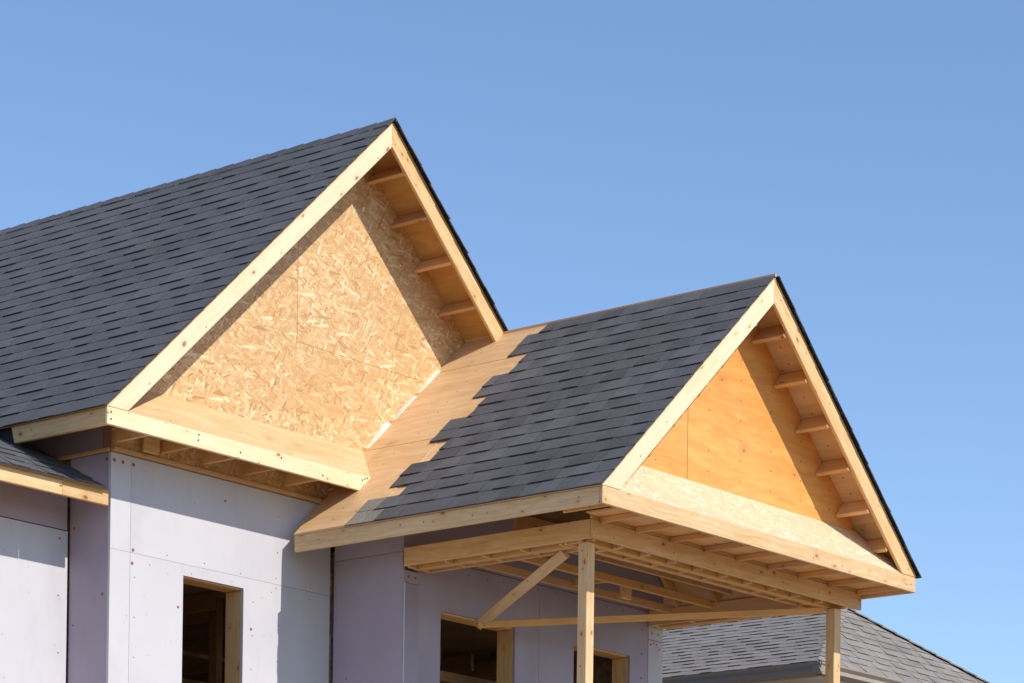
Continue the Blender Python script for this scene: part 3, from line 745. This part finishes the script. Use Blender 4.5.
# hip caps
def cap(p, q, w=.16, name='hip_cap'):
    bm = bmesh.new(); tone = bm.faces.layers.float.new('tone')
    d = (q-p); L = d.length; d.normalize(); side = d.cross(V3(0, 0, 1)).normalized(); n = int(L/.25)
    up = side.cross(d)
    for k in range(n):
        o = p+d*(k*L/n); e = d*(L/n)*1.08
        for sg in (-1, 1):
            t = random.uniform(.8, 1.15)
            a = o+up*.034; b_ = o+side*sg*w-up*.02+V3(0, 0, .0)
            for f in add_prism(bm, [a, b_, b_-up*.02, a-up*.02], e-up*.012): f[tone] = t
    return finish(name, bm, M['shingle_grey'], nroof, d)
cap(cA, a1); cap(cB, a1); cap(a1, a2, name='ridge_cap')
# walls, soffit, gutters
nw = box('wall', nb, M['brick'], (nx0+.6, ny0+.6, GZ), (nx1-.6, ny1-.6, nz-.22), 0)
for (x, z) in ((15.0, -3.4), (17.6, -3.4), (15.0, -7.2), (17.6, -7.2)):
    f = box('window', nb, M['white'], (x, ny0+.54, z), (x+1.3, ny0+.598, z+1.6), .01)
    box('pane', f, M['glass'], (x+.08, ny0+.53, z+.08), (x+.61, ny0+.538, z+1.52), 0); box('pane', f, M['glass'], (x+.69, ny0+.53, z+.08), (x+1.22, ny0+.538, z+1.52), 0)
for (yy, z) in ((4.0, -3.4), (8.5, -3.4), (4.0, -7.2)):
    f = box('window', nb, M['white'], (nx0+.54, yy, z), (nx0+.598, yy+1.3, z+1.6), .01)
    box('pane', f, M['glass'], (nx0+.53, yy+.08, z+.08), (nx0+.538, yy+1.22, z+1.52), 0)
box('soffit', nb, M['gutter_pale'], (nx0+.02, ny0+.02, nz-.21), (nx1-.02, ny1-.02, nz-.18), 0)
box('fascia', nb, M['gutter_pale'], (nx0+.03, ny0+.03, nz-.178), (nx1-.03, ny1-.03, nz-.052), 0)
def gutter(ax):
    bm = bmesh.new()
    prof = [(0, 0), (-.085, .0), (-.14, .035), (-.115, .095), (-.155, .14), (-.155, .165), (-.135, .165), (-.135, .15), (-.02, .15), (0, .165)]
    if ax == 'y': add_prism(bm, [(nx0+.02+a, ny0-.115, nz-.19+b) for a, b in prof], (0, ny1-ny0, 0)); m = M['gutter']
    else: add_prism(bm, [(nx0-.12, ny0+.02+a, nz-.19+b) for a, b in prof], (nx1-nx0+.1, 0, 0)); m = M['gutter']
    return finish('gutter', bm, m, nb, (0, 1, 0))
gutter('y'); gutter('x')

# ------------------------------------------------------------------ ground
bm = bmesh.new()
n = 40; R0 = 900
gv = [[None]*(n+1) for _ in range(n+1)]
for i in range(n+1):
    for j in range(n+1):
        u, v = (i/n*2-1), (j/n*2-1)
        x, y = 5+R0*u*abs(u)**1.5, 5+R0*v*abs(v)**1.5
        gv[i][j] = bm.verts.new((x, y, -.02+(.04*math.sin(x*.7)*math.cos(y*.6) if abs(x) < 60 and abs(y) < 60 else 0)-.06))
for i in range(n):
    for j in range(n): bm.faces.new((gv[i][j], gv[i+1][j], gv[i+1][j+1], gv[i][j+1]))
mg, nt, b = new_mat('bare_building_site_soil'); k = NT(nt); o = k.obj()
na = k.noise(o, .35, 8, .6); nb_ = k.noise(o, 6, 6, .65)
cc = k.mix(k.maprange(na.outputs[0], .35, .65), c4(.31, .235, .15), c4(.22, .165, .10))
cc = k.mix(k.maprange(nb_.outputs[0], .4, .7, 0, .5), cc, c4(.42, .36, .28))
nt.links.new(cc, b.inputs['Base Color']); b.inputs['Roughness'].default_value = .95
nt.links.new(k.bump(nb_.outputs[0], .6, .03), b.inputs['Normal'])
finish('ground', bm, mg, None, (1, 0, 0), kind='structure')

# ------------------------------------------------------------------ light
EL = math.radians(41.5); kx = .008
sd = Vector((kx, -1, math.tan(EL))).normalized()      # towards the sun
L = bpy.data.lights.new('sun', 'SUN'); L.energy = 4.8; L.angle = math.radians(.53); L.color = (1.0, .935, .84)
lo_ = bpy.data.objects.new('sun', L); col.objects.link(lo_)
lo_.rotation_euler = sd.to_track_quat('Z', 'Y').to_euler()
w = bpy.data.worlds.new('World'); bpy.context.scene.world = w; w.use_nodes = True
nt = w.node_tree; nt.nodes.clear()
sky = nt.nodes.new('ShaderNodeTexSky'); sky.sky_type = 'NISHITA'; sky.sun_disc = False
sky.sun_elevation = EL; sky.sun_rotation = math.pi-math.atan(kx)
sky.altitude = 300; sky.air_density = 1.0; sky.dust_density = .25; sky.ozone_density = 3.2
bg = nt.nodes.new('ShaderNodeBackground'); bg.inputs[1].default_value = .168
ow = nt.nodes.new('ShaderNodeOutputWorld')
k = NT(nt); nt.links.new(k.mix(1.0, sky.outputs[0], c4(.975, 1.01, 1.06), 'MULTIPLY'), bg.inputs[0]); nt.links.new(bg.outputs[0], ow.inputs[0])

# ------------------------------------------------------------------ camera
yaw, roll = .8822, .0142
rt = Vector((math.cos(yaw), -math.sin(yaw), 0)); fw = Vector((math.sin(yaw), math.cos(yaw), 0)); up = Vector((0, 0, 1))
r2 = rt*math.cos(roll)+up*math.sin(roll); u2 = -rt*math.sin(roll)+up*math.cos(roll)
cd = bpy.data.cameras.new('camera'); cam = bpy.data.objects.new('camera', cd); col.objects.link(cam)
mt = Matrix((r2, u2, -fw)).transposed().to_4x4(); mt.translation = W((-19.4528, -21.4171, -7.1106)); cam.matrix_world = mt
cd.sensor_width = 36; cd.sensor_fit = 'HORIZONTAL'; cd.lens = 2842.7/1024*36
cd.shift_y = 776.3/1024; cd.shift_x = 0
cd.clip_start = .1; cd.clip_end = 3000
sc = bpy.context.scene; sc.camera = cam
sc.view_settings.view_transform = 'Standard'; sc.view_settings.look = 'None'
sc.view_settings.exposure = 0.0; sc.view_settings.gamma = 1.0
sc.render.engine = 'CYCLES'; sc.cycles.max_bounces = 8; sc.cycles.diffuse_bounces = 5
for o in bpy.data.objects:
    if 'base' in o: del o['base']
